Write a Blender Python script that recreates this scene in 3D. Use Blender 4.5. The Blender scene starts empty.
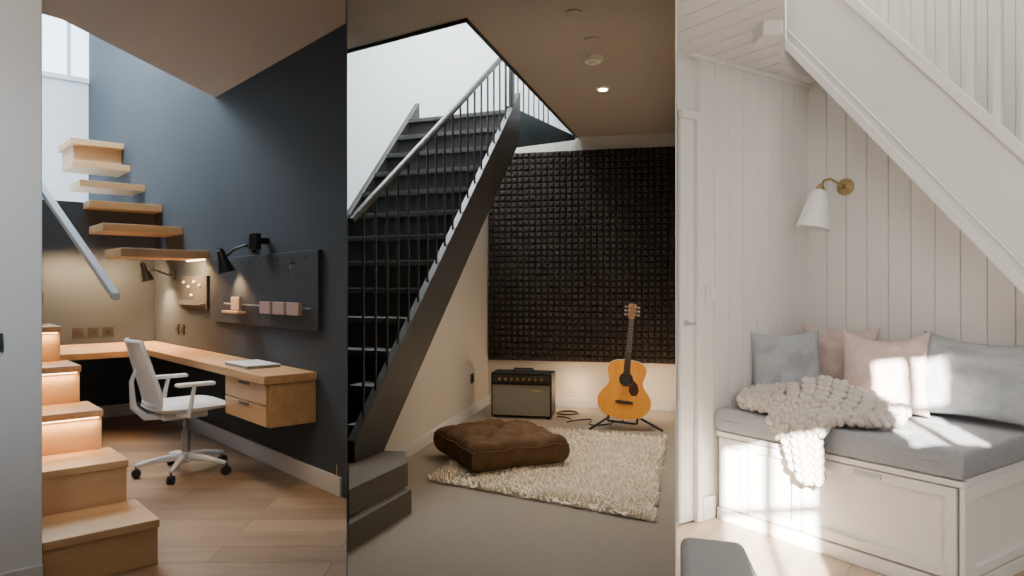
import bpy, bmesh, math, random
from mathutils import Vector, Matrix, noise
random.seed(7)
D=bpy.data
SC=bpy.context.scene
COL=SC.collection
V=Vector
WL={}

# ---------------------------------------------------------------- frames (right-angled plan axes of each room)
class Fr:
    def __init__(s,ox,oy,ax,ay,bx,by):
        s.o=(ox,oy); s.a=(ax,ay); s.b=(bx,by)
    def p(s,a,b,z): return V((s.o[0]+a*s.a[0]+b*s.b[0], s.o[1]+a*s.a[1]+b*s.b[1], z))
F0=Fr(0,0,1,0,0,1)
F1=Fr(-3.455,6.77,.670,-.742,-.742,-.670)      # office: along blue wall, out of blue wall
F2=Fr(-.248,7.24,.9769,-.2135,-.2135,-.9769)   # music room: along back wall, along side wall
F3=Fr(1.747,4.133,.559,-.829,-.829,-.559)      # reading nook
FS=Fr(-.85,3.9,.363,.932,-.932,.363)           # black stair axis

# ---------------------------------------------------------------- geometry collector
class G:
    def __init__(s): s.v=[]; s.f=[]
    def hexa(s,p):
        n=len(s.v); s.v+=p
        for q in ((0,3,2,1),(4,5,6,7),(0,1,5,4),(1,2,6,5),(2,3,7,6),(3,0,4,7)): s.f.append([n+i for i in q])
        return s
    def box(s,F,a0,a1,b0,b1,z0,z1):
        return s.hexa([F.p(a0,b0,z0),F.p(a1,b0,z0),F.p(a1,b1,z0),F.p(a0,b1,z0),F.p(a0,b0,z1),F.p(a1,b0,z1),F.p(a1,b1,z1),F.p(a0,b1,z1)])
    def prism(s,pts,off):
        n=len(s.v); k=len(pts); s.v+=[V(p) for p in pts]+[V(p)+V(off) for p in pts]
        s.f.append([n+i for i in range(k)][::-1]); s.f.append([n+k+i for i in range(k)])
        for i in range(k):
            j=(i+1)%k; s.f.append([n+i,n+j,n+k+j,n+k+i])
        return s
    def poly(s,xy,z0,z1):
        return s.prism([V((x,y,z0)) for x,y in xy],V((0,0,z1-z0)))
    def tube(s,pts,r,n=10,caps=True):
        pts=[V(p) for p in pts]; m=len(pts); base=len(s.v)
        rs=r if isinstance(r,(list,tuple)) else [r]*m
        ref=None
        for i,p in enumerate(pts):
            t=(pts[min(i+1,m-1)]-pts[max(i-1,0)])
            if t.length<1e-9: t=V((0,0,1))
            t.normalize()
            if ref is None: ref=V((0,0,1)) if abs(t.z)<.9 else V((1,0,0))
            x=(ref-t*ref.dot(t))
            if x.length<1e-6: x=t.orthogonal()
            x.normalize(); y=t.cross(x); ref=x
            for k in range(n):
                a=2*math.pi*k/n; s.v.append(p+(x*math.cos(a)+y*math.sin(a))*rs[i])
        for i in range(m-1):
            for k in range(n):
                k2=(k+1)%n; s.f.append([base+i*n+k,base+i*n+k2,base+(i+1)*n+k2,base+(i+1)*n+k])
        if caps:
            s.f.append([base+k for k in range(n)][::-1]); s.f.append([base+(m-1)*n+k for k in range(n)])
        return s
    def cyl(s,p0,p1,r0,r1=None,n=20): return s.tube([p0,p1],[r0,r0 if r1 is None else r1],n)
    def lathe(s,c,ax,prof,n=28,closed=True):
        c=V(c); ax=V(ax).normalized()
        x=ax.orthogonal().normalized(); y=ax.cross(x); base=len(s.v)
        for (r,h) in prof:
            for k in range(n):
                a=2*math.pi*k/n; s.v.append(c+ax*h+(x*math.cos(a)+y*math.sin(a))*max(r,1e-4))
        for i in range(len(prof)-1):
            for k in range(n):
                k2=(k+1)%n; s.f.append([base+i*n+k,base+i*n+k2,base+(i+1)*n+k2,base+(i+1)*n+k])
        if closed:
            s.f.append([base+k for k in range(n)][::-1]); s.f.append([base+(len(prof)-1)*n+k for k in range(n)])
        return s
    def surf(s,fn,nu,nv):
        base=len(s.v)
        for i in range(nu+1):
            for j in range(nv+1): s.v.append(V(fn(i/nu,j/nv)))
        for i in range(nu):
            for j in range(nv):
                a=base+i*(nv+1)+j; s.f.append([a,a+1,a+nv+2,a+nv+1])
        return s

def mk(name,g,mat,parent=None,bevel=0,smooth=False,seg=2,weld=False,ang=40,nrec=True):
    xs=[v.x for v in g.v]; ys=[v.y for v in g.v]; zs=[v.z for v in g.v]
    c=V(((min(xs)+max(xs))/2,(min(ys)+max(ys))/2,min(zs)))
    me=D.meshes.new(name); me.from_pydata([tuple(v-c) for v in g.v],[],g.f); me.update()
    if nrec or weld:
        bm=bmesh.new(); bm.from_mesh(me)
        if weld: bmesh.ops.remove_doubles(bm,verts=bm.verts,dist=1e-4)
        bmesh.ops.recalc_face_normals(bm,faces=bm.faces); bm.to_mesh(me); bm.free()
    o=D.objects.new(name,me); COL.objects.link(o); o.location=c; WL[o]=c
    me.materials.append(mat)
    if smooth:
        for p in me.polygons: p.use_smooth=True
        me.set_sharp_from_angle(angle=math.radians(ang))
    if bevel:
        m=o.modifiers.new('b','BEVEL'); m.width=bevel; m.segments=seg; m.limit_method='ANGLE'; m.angle_limit=math.radians(40)
    if parent is not None: par(o,parent)
    return o
def par(o,p):
    o.parent=p; o.matrix_parent_inverse=Matrix.Translation(-WL[p])
def empty(name,loc,parent=None):
    o=D.objects.new(name,None); COL.objects.link(o); o.location=V(loc); o.empty_display_size=.1; WL[o]=V(loc)
    if parent is not None: par(o,parent)
    return o
def top(o,label,cat,group=None,kind=None):
    o['label']=label; o['category']=cat
    if group: o['group']=group
    if kind: o['kind']=kind
    return o
def st(name,g,mat,**k):
    o=mk(name,g,mat,**k); o['kind']='structure'; return o

# ---------------------------------------------------------------- materials
def M(name,c,rough=.6,metal=0,var=0,vs=6,bump=0,bs=60,emit=None,es=0,sheen=0,spec=None,stretch=None,rot=0,c2=None,det=4):
    m=D.materials.new(name); m.use_nodes=True; nt=m.node_tree; b=nt.nodes['Principled BSDF']
    b.inputs['Base Color'].default_value=(*c,1); b.inputs['Roughness'].default_value=rough; b.inputs['Metallic'].default_value=metal
    if spec is not None: b.inputs['Specular IOR Level'].default_value=spec
    if sheen: b.inputs['Sheen Weight'].default_value=sheen
    if emit: b.inputs['Emission Color'].default_value=(*emit,1); b.inputs['Emission Strength'].default_value=es
    tc=nt.nodes.new('ShaderNodeTexCoord'); mp=nt.nodes.new('ShaderNodeMapping'); mp.vector_type='TEXTURE'
    mp.inputs['Rotation'].default_value=(0,0,rot)
    if stretch: mp.inputs['Scale'].default_value=stretch
    nt.links.new(tc.outputs['Object'],mp.inputs['Vector'])
    if var or c2:
        n=nt.nodes.new('ShaderNodeTexNoise'); n.inputs['Scale'].default_value=vs; n.inputs['Detail'].default_value=det
        nt.links.new(mp.outputs[0],n.inputs['Vector'])
        r=nt.nodes.new('ShaderNodeValToRGB'); r.color_ramp.elements[0].position=.3; r.color_ramp.elements[1].position=.7
        ca=c2 if c2 else tuple(x*(1-var) for x in c)
        cb=c if c2 else tuple(min(1,x*(1+var)) for x in c)
        r.color_ramp.elements[0].color=(*ca,1); r.color_ramp.elements[1].color=(*cb,1)
        nt.links.new(n.outputs['Fac'],r.inputs[0]); nt.links.new(r.outputs[0],b.inputs['Base Color'])
    if bump:
        n=nt.nodes.new('ShaderNodeTexNoise'); n.inputs['Scale'].default_value=bs; n.inputs['Detail'].default_value=3
        nt.links.new(mp.outputs[0],n.inputs['Vector'])
        bp=nt.nodes.new('ShaderNodeBump'); bp.inputs['Strength'].default_value=bump; bp.inputs['Distance'].default_value=.01
        nt.links.new(n.outputs['Fac'],bp.inputs['Height']); nt.links.new(bp.outputs[0],b.inputs['Normal'])
    return m
def planks(name,c1,c2,cm,rot,w,h,rough=.4):
    m=D.materials.new(name); m.use_nodes=True; nt=m.node_tree; b=nt.nodes['Principled BSDF']; b.inputs['Roughness'].default_value=rough
    tc=nt.nodes.new('ShaderNodeTexCoord'); mp=nt.nodes.new('ShaderNodeMapping'); mp.vector_type='TEXTURE'; mp.inputs['Rotation'].default_value=(0,0,rot)
    nt.links.new(tc.outputs['Object'],mp.inputs['Vector'])
    br=nt.nodes.new('ShaderNodeTexBrick'); br.inputs['Scale'].default_value=1; br.inputs['Brick Width'].default_value=w; br.inputs['Row Height'].default_value=h
    br.inputs['Mortar Size'].default_value=.002; br.inputs['Color1'].default_value=(*c1,1); br.inputs['Color2'].default_value=(*c2,1); br.inputs['Mortar'].default_value=(*cm,1)
    nt.links.new(mp.outputs[0],br.inputs['Vector'])
    mp2=nt.nodes.new('ShaderNodeMapping'); mp2.vector_type='TEXTURE'; mp2.inputs['Rotation'].default_value=(0,0,rot); mp2.inputs['Scale'].default_value=(6,1,1)
    nt.links.new(tc.outputs['Object'],mp2.inputs['Vector'])
    n=nt.nodes.new('ShaderNodeTexNoise'); n.inputs['Scale'].default_value=14; n.inputs['Detail'].default_value=6
    nt.links.new(mp2.outputs[0],n.inputs['Vector'])
    mx=nt.nodes.new('ShaderNodeMix'); mx.data_type='RGBA'; mx.blend_type='MULTIPLY'; mx.inputs[0].default_value=.5
    nt.links.new(br.outputs['Color'],mx.inputs[6])
    r=nt.nodes.new('ShaderNodeValToRGB'); r.color_ramp.elements[0].color=(.55,.55,.55,1); r.color_ramp.elements[1].color=(1,1,1,1); r.color_ramp.elements[0].position=.3; r.color_ramp.elements[1].position=.65
    nt.links.new(n.outputs['Fac'],r.inputs[0]); nt.links.new(r.outputs[0],mx.inputs[7])
    nt.links.new(mx.outputs[2],b.inputs['Base Color'])
    return m
A1=math.atan2(-.742,.670)
def wood(name,c,c2,rot=A1,rough=.4): return M(name,c,rough,c2=c2,vs=9,stretch=(8,.6,.6),rot=rot,det=6)

m_blue=M('blue_paint',(.040,.053,.067),.75,var=.06,vs=2,bump=.05,bs=80)
m_white1=M('white_paint',(.76,.79,.82),.7,bump=.03)
m_ceil1=M('ceiling_paint',(.66,.62,.59),.8)
m_base=M('skirting_paint',(.66,.67,.68),.5)
m_oak=wood('oak',(.62,.38,.18),(.48,.27,.12))
m_oakN=wood('oak_cross',(.63,.40,.205),(.50,.30,.145),rot=A1+math.pi/2)
m_floor1=planks('oak_floor',(.38,.26,.165),(.26,.175,.11),(.08,.055,.04),A1+.85,1.1,.19)
m_floor3=planks('pale_floor',(.50,.38,.27),(.42,.31,.22),(.22,.17,.13),.98,1.4,.16)
m_black=M('black_metal',(.012,.012,.013),.4)
m_blackpl=M('black_plastic',(.015,.015,.017),.5)
m_board=M('pegboard_paint',(.030,.037,.046),.6)
m_led=M('led_strip',(1,.8,.5),.5,emit=(1,.66,.34),es=10)
m_bulb=M('bulb',(1,.9,.7),.5,emit=(1,.75,.45),es=12)
m_whitepl=M('white_plastic',(.82,.82,.81),.4)
m_meshw=M('white_fabric',(.84,.84,.82),.8,bump=.4,bs=250)
m_greymet=M('grey_metal',(.45,.46,.48),.3,metal=.8)
m_silver=M('silver',(.72,.72,.74),.5,metal=.1)
m_tan=M('tan_card',(.50,.33,.22),.8)
m_pinkbox=M('pink_clay',(.40,.27,.23),.8)
m_brass=M('brass',(.45,.33,.17),.3,metal=1)
m_cream=M('cream_paint',(.62,.575,.51),.8,bump=.04,bs=90)
m_ceil2=M('taupe_ceiling',(.42,.36,.295),.85)
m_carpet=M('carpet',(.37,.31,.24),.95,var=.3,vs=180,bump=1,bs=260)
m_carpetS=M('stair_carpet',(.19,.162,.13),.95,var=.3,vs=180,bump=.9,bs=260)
m_shaft=M('stairwell_paint',(.76,.775,.77),.8)
m_foam=M('acoustic_foam',(.033,.023,.016),.9,bump=.3,bs=300)
m_blkstair=M('black_stair_paint',(.034,.031,.026),.4,var=.1)
m_tread2=M('black_tread',(.075,.075,.070),.45)
m_fascia=M('green_black_paint',(.045,.065,.07),.5)
m_shag=M('cream_wool',(.90,.80,.65),.9)
m_brown=M('brown_fabric',(.135,.080,.045),1.0,var=.2,vs=12,bump=.5,bs=300,spec=.05)
m_tolex=M('black_tolex',(.012,.011,.010),.65,bump=.3,bs=300)
m_grille=M('amp_grille',(.27,.27,.225),.85,var=.3,vs=260,bump=.4,bs=260)
m_gold=M('gold_trim',(.55,.42,.2),.35,metal=.8)
m_gtop=M('spruce_top',(.88,.38,.04),.22,c2=(.80,.31,.03),vs=10,stretch=(.3,.3,6))
m_gside=M('mahogany',(.20,.06,.02),.25)
m_fret=M('rosewood',(.045,.025,.015),.4)
m_neck=M('neck_wood',(.22,.10,.04),.4)
m_pick=M('pickguard',(.05,.015,.01),.2)
m_ivory=M('ivory',(.8,.75,.62),.4)
m_wp=M('white_board_paint',(.79,.765,.725),.55)
m_wp2=M('white_cabinet_paint',(.82,.80,.77),.45)
m_grey=M('grey_linen',(.40,.425,.445),.95,var=.08,vs=60,bump=.4,bs=400,spec=.2)
m_greyc=M('grey_seat_fabric',(.34,.355,.38),.95,var=.08,vs=90,bump=.3,bs=400,spec=.2)
m_pink=M('pink_linen',(.66,.52,.48),.95,var=.08,vs=60,bump=.4,bs=400,spec=.2)
m_knit=M('knit_wool',(.58,.525,.48),1.0,var=.06,vs=80,bump=.15,bs=200,spec=.1)
m_shade=M('white_shade',(.84,.83,.81),.35)
m_ott=M('ottoman_fabric',(.30,.305,.31),.9,bump=.4,bs=300)
m_dark=M('dark_gap',(.02,.02,.02),.9)
m_chrome=M('brushed_steel',(.6,.6,.6),.3,metal=1)
m_sky1=M('skylight_glass',(.8,.9,1),.3,emit=(.82,.93,1),es=3)

# ================================================================= SHELL
st('floor_wood',G().poly([(0,-.6),(0,.0),(-.938,3.98),(-5.4,8.92),(-8.2,6.5),(-4.6,-.6)],-.1,0),m_floor1)
st('floor_carpet',G().poly([(0,0),(1.5979,6.82),(1.63,6.95),(-2.6,7.9),(-2.7,5.93),(-.938,3.98)],-.1,0),m_carpet)
st('floor_pale_wood',G().poly([(0,-.6),(3.6,-.6),(3.6,1.5),(1.75,4.2),(.8300,3.5425),(.0,.0)],-.1,0),m_floor3)
def partition(name,k,y0,y1,z1,mat):
    e=.0006
    st(name,G().poly([(k*y0-e*y0,y0),(k*y1-e*y1,y1),(k*y1+e*y1,y1),(k*y0+e*y0,y0)],0,z1),mat)
partition('wall_office_music',-.2357,.25,3.99,4.6,m_board)
partition('wall_music_nook',.2343,.25,6.84,4.6,m_wp)
WX=[(.02,.44),(.74,1.06)]   # openings of the window
g=G().box(F0,-4.6,.02,-.7,-.6,0,2.9).box(F0,.02,1.06,-.7,-.6,0,1.30).box(F0,.02,1.06,-.7,-.6,2.38,2.9).box(F0,1.06,3.6,-.7,-.6,0,2.9).box(F0,.44,.74,-.7,-.6,1.30,2.38).box(F0,.02,.44,-.7,-.6,1.98,2.38).box(F0,.74,1.06,-.7,-.6,1.30,1.85)
st('wall_front',g,m_wp)
g=G()
for (x0,x1),(z0,z1) in zip(WX,((1.30,1.98),(1.85,2.38))):
    g.box(F0,(x0+x1)/2-.02,(x0+x1)/2+.02,-.68,-.65,z0,z1).box(F0,x0,x1,-.68,-.65,(z0+z1)/2-.015,(z0+z1)/2+.015)
st('window_1',g,m_wp)

# --- room 1
st('wall_blue',G().prism([F1.p(-2.9,0,0),F1.p(3.755,0,0),F1.p(3.575,-.1,0),F1.p(-2.9,-.1,0)],V((0,0,4.6))),m_blue)
st('wall_nook',G().box(F1,-.1,0,0,2.6,0,1.98),m_blue)
st('wall_stairwell_far',G().box(F1,-3.0,-2.9,-.1,2.7,0,4.6),m_white1)
st('window_3',G().box(F1,-2.895,-2.885,.0,1.4,3.86,4.55),m_sky1)
st('trim_9',G().box(F1,-2.9,-2.86,.0,1.4,3.80,3.86).box(F1,-2.885,-2.86,.20,.24,3.86,4.6),m_white1)
st('wall_stairwell_side',G().box(F1,-2.9,3.9,2.6,2.7,0,4.6),m_blue)
st('wall_entry',G().box(F1,3.92,4.10,1.505,4.3,0,4.6),m_white1,bevel=.004)
st('wall_outer_left',G().box(F0,-4.6,-4.5,-.6,1.8,0,4.6),m_white1)
st('ceiling_office',G().poly([(0,-.6),(0,0),(-.95,4.0),(-2.353,5.56),(-2.53,3.94),(-2.62,3.80),(-4.6,2.0),(-4.6,-.6)],2.71,2.85),m_ceil1)
st('wall_shaft_office',G().prism([V((-2.353,5.56,2.85)),V((-2.53,3.94,2.85)),V((-2.53,3.94,4.6)),V((-2.353,5.56,4.6))],V((.05,0,0))).prism([V((-2.53,3.94,2.85)),V((-2.75,3.3,2.85)),V((-2.75,3.3,4.6)),V((-2.53,3.94,4.6))],V((.05,0,0))),m_white1)
st('ceiling_skylight',G().box(F1,-1.5,3.9,-.1,2.7,4.6,4.7),m_white1)
st('window_2',G().box(F1,-2.9,-1.5,0,2.6,4.6,4.65),m_sky1)
st('trim_1',G().box(F1,-1.56,-1.5,0,2.6,4.5,4.6).box(F1,-2.9,-1.5,1.2,1.26,4.52,4.6),m_white1)
st('baseboard_office',G().box(F1,.02,3.70,0,.018,0,.11),m_base,bevel=.003)
st('baseboard_nook',G().box(F1,0,.018,.02,1.1,0,.11),m_base,bevel=.003)
st('baseboard_entry',G().box(F1,4.10,4.118,1.505,3.5,0,.13),m_base,bevel=.003)
st('floor_landing',G().box(F1,-2.9,-.1,0,2.6,1.75,1.9),m_white1)

# --- room 2
st('wall_understair',G().prism([F2.p(0,0,0),F2.p(0,3.26,0),F2.p(0,3.26,.17),F2.p(0,2.5,.66),F2.p(0,1.5,1.30),F2.p(0,.5,1.97),F2.p(0,0,2.24)],F2.p(-.08,0,0)-F2.p(0,0,0)),m_cream)
st('wall_understair_back',G().box(F1,1.6,3.54,-.125,-.101,0,1.5),m_board)
st('wall_understair_end',G().box(FS,.62,.645,.36,1.0,0,.86),m_board)
st('wall_music_back',G().box(F2,0,1.89,-.1,0,0,2.72),m_cream)
st('wall_stairwell_back',G().box(F2,-2.5,.0,-.1,0,0,2.72).box(F2,-2.5,1.88,-.1,0,2.72,4.6),m_shaft)
st('wall_stairwell_left',G().box(F0,-2.7,-2.6,6.2,7.8,0,4.6),m_shaft)
st('ceiling_music',G().poly([(0,0),(1.61,6.86),(.66,7.05),(-.253,3.94),(-1.054,4.47),(-1.33,4.60),(-.938,3.98)],2.72,2.86),m_ceil2)
st('wall_shaft_music',G().prism([V((-.253,3.94,2.86)),V((.66,7.05,2.86)),V((.66,7.05,4.6)),V((-.253,3.94,4.6))],V((.05,0,0))).prism([V((-.253,3.94,2.86)),V((-1.33,4.6,2.86)),V((-1.33,4.6,4.6)),V((-.253,3.94,4.6))],V((0,-.05,0))),m_shaft)
st('ceiling_stairwell',G().poly([(-2.7,5.6),(-1.2,4.1),(-.2,3.8),(.8,7.15),(-2.7,7.9)],4.6,4.7),m_shaft)
st('trim_2',G().prism([V((-.253,3.94,2.70)),V((.655,7.02,2.70)),V((.655,7.02,2.86)),V((-.253,3.94,2.86))],V((-.012,0.004,0))).prism([V((-.253,3.94,2.70)),V((-1.054,4.47,2.70)),V((-1.054,4.47,2.86)),V((-.253,3.94,2.86))],V((.004,.012,0))),m_black)
st('trim_3',G().prism([V((.03,6.15,2.43)),V((.63,7.0,2.68)),V((.63,7.0,2.72)),V((.03,6.15,2.78))],V((-.03,.02,0))),m_fascia)
st('baseboard_music',G().box(F2,0,1.88,0,.016,0,.09).box(F2,0,.016,.02,3.2,0,.09),m_base,bevel=.003)

# --- room 3
def boards(name,F,axis,a0,a1,z0,z1,thick,step,mat):
    g=G(); a=a0
    while a<a1-1e-4:
        b=min(a+step,a1)
        if axis=='a': g.box(F,a+.0016,b-.0016,-.015,0,z0,z1)
        else: g.box(F,-.015,0,a+.0016,b-.0016,z0,z1)
        a=b
    if axis=='a': g.box(F,a0,a1,-thick,-.008,z0,z1)
    else: g.box(F,-thick,-.008,a0,a1,z0,z1)
    return st(name,g,mat,bevel=.0035,seg=2)
boards('wall_nook_right',F3,'a',0,3.4,0,4.1,.1,.118,m_wp)
boards('wall_nook_left',F3,'b',0,.94,0,4.1,.06,.118,m_wp)
st('trim_8',G().box(F3,-.10,.004,-.10,.004,0,4.1),m_wp)
st('wall_nook_doorway',G().prism([F3.p(-.03,.94,0),F3.p(-.03,1.075,0),F3.p(-.06,1.047,0),F3.p(-.06,.94,0)],V((0,0,4.1))),m_wp)
st('wall_outer_right',G().box(F0,3.5,3.6,-.6,1.6,0,4.1),m_wp)
cl=[(0.0,-.6),(0.0,0),(.822,3.52),(1.747,4.133),(1.797,4.06),(1.507,3.864),(1.092,2.8),(2.70,2.8),(3.6,1.5),(3.6,-.6)]
st('ceiling_nook',G().poly(cl,2.4,2.52),m_wp)
g=G()
for i in range(17):   # ceiling board bead lines, groove shade put in as darker strips
    w=.36+i*.13
    u0=max(0.01,.93*w-1.0); u1=.69*w-.18
    if u1>u0+.02: g.box(F3,u0,u1,w,w+.005,2.3975,2.4)
st('bead_shadow_lines',g,M('bead_shadow',(.62,.60,.56),.8))
st('trim_5',G().box(F3,0,.02,.0,1.03,2.375,2.4),m_wp,bevel=.004)
st('wall_shaft_nook',G().poly([(1.092,2.75),(2.75,2.75),(2.75,2.8),(1.092,2.8)],2.52,4.1).poly([(1.092,2.8),(1.507,3.864),(1.50,3.87),(1.085,2.81)],2.52,4.1),m_wp)
st('ceiling_shaft_nook',G().poly([(.9,2.7),(2.9,2.7),(1.8,4.3),(.8,3.5)],4.1,4.2),m_wp)
st('baseboard_nook_left',G().box(F3,0,.018,.84,.93,0,.12),m_wp,bevel=.003)
st('trim_6',G().box(F3,-.01,.02,.935,.975,0,2.10).box(F3,-.01,.02,.975,1.09,2.06,2.10),m_wp,bevel=.004)
dr=empty('door_1',F3.p(-.02,1.05,0)); dr['kind']='structure'
mk('door_panel',G().box(F3,-.028,-.005,.975,1.075,0.01,2.06),m_wp,dr,bevel=.003)
mk('door_handle',G().cyl(F3.p(-.005,1.04,1.02),F3.p(.03,1.04,1.02),.007).cyl(F3.p(.028,1.045,1.02),F3.p(.028,1.005,1.02),.006).cyl(F3.p(-.005,1.04,1.02),F3.p(.002,1.04,1.02),.018),m_chrome,dr,smooth=True)
st('trim_7',G().box(F0,1.12,1.21,3.12,3.26,2.33,2.4),m_wp,bevel=.006)

# ================================================================= ROOM 1 OBJECTS
s1=empty('wooden_staircase',F1.p(3.3,1.3,0)); top(s1,'light oak box staircase with warm strip lights under nosings','staircase')
rise=.197; run=.33
for i in range(6):
    t1=4.02-run*i; n0=1.07+.035*i; z0=rise*i; z1=z0+rise
    tb=t1-run-.03
    if i==0: t1=4.06
    g=G(); g2=G()
    P=[F1.p(tb,n0+.006,0),F1.p(t1-.01,n0+.006,0)]; Q=[F1.p(tb,n0,0),F1.p(t1,n0,0)]
    if t1>3.91:
        P+=[F1.p(t1-.01,1.50,0),F1.p(3.90,1.50,0)]; Q+=[F1.p(t1,1.50,0),F1.p(3.90,1.50,0)]
        P+=[F1.p(3.90,2.1,0),F1.p(tb,2.1,0)]; Q+=[F1.p(3.90,2.1,0),F1.p(tb,2.1,0)]
    else:
        P+=[F1.p(t1-.01,2.1,0),F1.p(tb,2.1,0)]; Q+=[F1.p(t1,2.1,0),F1.p(tb,2.1,0)]
    g.prism([p+V((0,0,z0)) for p in P],V((0,0,rise-.035))); g2.prism([p+V((0,0,z1-.035)) for p in Q],V((0,0,.035)))
    mk('riser',g,m_oakN,s1,bevel=.002); mk('tread',g2,m_oakN,s1,bevel=.004)
    if i>1: mk('led_strip',G().box(F1,t1-.010,t1-.003,n0+.02,min(1.49,n0+.5),z1-.040,z1-.0355),m_led,s1)
s2=empty('floating_staircase',F1.p(.3,.3,1.5)); top(s2,'cantilevered light oak stair treads fixed to the blue wall','staircase')
tl=[(1.51,1.50,.64),(.84,1.735,.62),(.24,1.98,.60),(-.32,2.23,.57),(-.89,2.50,.53)]
for i,(t,z,n) in enumerate(tl):
    mk('tread',G().box(F1,t-.50,t,0,n,z-.065,z),m_oakN,s2,bevel=.004)
mk('tread',G().box(F1,-1.85,-1.15,0,.50,2.71,2.77),m_oakN,s2,bevel=.004)
mk('riser',G().box(F1,-1.85,-1.25,0,.46,2.50,2.71),m_oakN,s2,bevel=.004)
mk('led_strip',G().box(F1,1.05,1.48,.02,.035,1.425,1.434),m_led,s2)
hr=empty('stair_handrail',(-2.6,4.6,.0)); top(hr,'slim white sloping stair handrail','handrail')
a=V((-2.60,4.6,1.12)); b=V((-3.45,5.05,1.98)); d=(b-a)
g=G(); q=V((0.015,.022,0)); zz=V((0,0,.045))
g.hexa([a-q,b-q,b+q,a+q,a-q+zz,b-q+zz,b+q+zz,a+q+zz]); mk('rail',g,m_white1,hr,bevel=.006)
mk('bracket',G().cyl(a+d*.97+V((0,0,.01)),a+d*.97+V((-.1,.05,-.12)),.008),m_white1,hr)
# desk
dk=empty('corner_desk',F1.p(1.8,.2,.0)); top(dk,'long light oak corner desk mounted along both dark walls','desk')
g=G().prism([F1.p(.0,0.0,.64),F1.p(3.39,0,.64),F1.p(3.39,.33,.64),F1.p(1.05,.33,.64),F1.p(1.05,1.02,.64),F1.p(0,1.02,.64)],V((0,0,.05)))
mk('desktop',g,m_oak,dk,bevel=.003)
mk('support_panel',G().box(F1,.02,.05,.02,1.0,.56,.64),m_blackpl,dk)
cb=empty('drawer_unit',F1.p(3.05,.17,.38)); top(cb,'wall-hung oak drawer unit under the desk end','drawer cabinet')
mk('body',G().box(F1,2.72,3.385,0.005,.295,.385,.639),m_oak,cb,bevel=.003)
for z0,z1 in ((.392,.508),(.516,.634)):
    d_=mk('drawer',G().box(F1,2.73,3.375,.296,.312,z0,z1),m_oak,cb,bevel=.002)
    mk('handle',G().box(F1,2.97,3.12,.312,.318,z1-.022,z1-.006),m_fret,d_)
lp=empty('laptop',F1.p(2.78,.15,.69)); top(lp,'closed silver laptop lying on the oak desk','laptop')
mk('base',G().box(F1,2.60,2.98,.05,.27,.6905,.702),m_greymet,lp,bevel=.003)
mk('lid',G().box(F1,2.60,2.98,.05,.27,.7035,.711),m_silver,lp,bevel=.003)
# pegboard
pb=empty('wall_pegboard',F1.p(2.55,.01,.95)); top(pb,'large dark rectangular pegboard on the blue wall','pegboard')
mk('board',G().box(F1,1.66,3.46,0,.03,.94,1.43),m_board,pb,bevel=.003)
for i in range(16):
    mk('peg_hole',G().cyl(F1.p(1.8+i*.1,.03,1.385),F1.p(1.8+i*.1,.032,1.385),.009,n=10),m_dark,pb)
for t in (2.75,3.0,3.15):
    mk('peg',G().cyl(F1.p(t,.03,1.355),F1.p(t,.07,1.36),.006,n=10),m_brass,pb,smooth=True)
mk('rod',G().cyl(F1.p(1.98,.05,1.085),F1.p(3.40,.05,1.075),.005,n=8),m_greymet,pb)
for t in (2.72,2.93,3.14):
    o=mk('storage_box',G().box(F1,t,t+.17,.058,.085,1.03,1.11),m_pinkbox,bevel=.004); top(o,'small square terracotta-pink storage box on the pegboard rail','box','pegboard boxes')
o=empty('card_holder',F1.p(2.2,.08,1.02)); top(o,'small tan wooden card holder hung on the pegboard rail','holder')
mk('card',G().box(F1,2.18,2.34,.056,.075,1.04,1.135),m_tan,o,bevel=.003); mk('shelf',G().box(F1,2.12,2.42,.056,.12,1.02,1.036),m_oak,o,bevel=.002)
kh=empty('hanging_keys',F1.p(3.15,.06,1.27)); top(kh,'brass keys hanging from a pegboard peg','keys')
mk('key_ring',G().tube([F1.p(3.15,.062,1.345)+V((math.cos(a)*.014*.67,-math.cos(a)*.014*.74,math.sin(a)*.014)) for a in [k*.5236 for k in range(13)]],.0025,6),m_brass,kh,smooth=True)
mk('key',G().box(F1,3.143,3.157,.060,.064,1.275,1.332),m_brass,kh)
mb=empty('memo_board',F1.p(1.2,.01,1.02)); top(mb,'small grey memo board with pinned items on the dark wall','notice board')
mk('panel',G().box(F1,.88,1.52,0,.025,1.02,1.30),M('felt_board',(.055,.058,.062),.9),mb,bevel=.004)
mk('tray',G().box(F1,.92,1.48,.025,.07,1.06,1.075).box(F1,.92,1.48,.065,.07,1.075,1.10),m_greymet,mb)
for t,z in ((.98,1.25),(1.1,1.21),(1.25,1.25),(1.38,1.22),(1.17,1.14)):
    mk('pin',G().lathe(F1.p(t,.025,z),F1.p(0,1,0)-F1.p(0,0,0),[(.009,0),(.013,.012),(.006,.02)],10),m_ivory,mb,smooth=True)
def socket(F,a,b,z,along,mat,label):
    o=empty('wall_socket',F.p(a,b,z)); top(o,label,'socket','dark wall sockets')
    if along=='a': mk('plate',G().box(F,a-.045,a+.045,b,b+.01,z,z+.09),mat,o,bevel=.003); mk('outlet',G().box(F,a-.022,a+.022,b+.01,b+.013,z+.022,z+.066),m_dark,o)
    else: mk('plate',G().box(F,a,a+.01,b-.045,b+.045,z,z+.09),mat,o,bevel=.003); mk('outlet',G().box(F,a+.01,a+.013,b-.022,b+.022,z+.022,z+.066),m_dark,o)
for n_ in (.40,.52,.64): socket(F1,0,n_,.75,'b',m_blackpl,'black square wall socket above the desk')
for t_ in (.70,.85): socket(F1,t_,0,.79,'a',m_blackpl,'black square wall socket above the desk')
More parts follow.
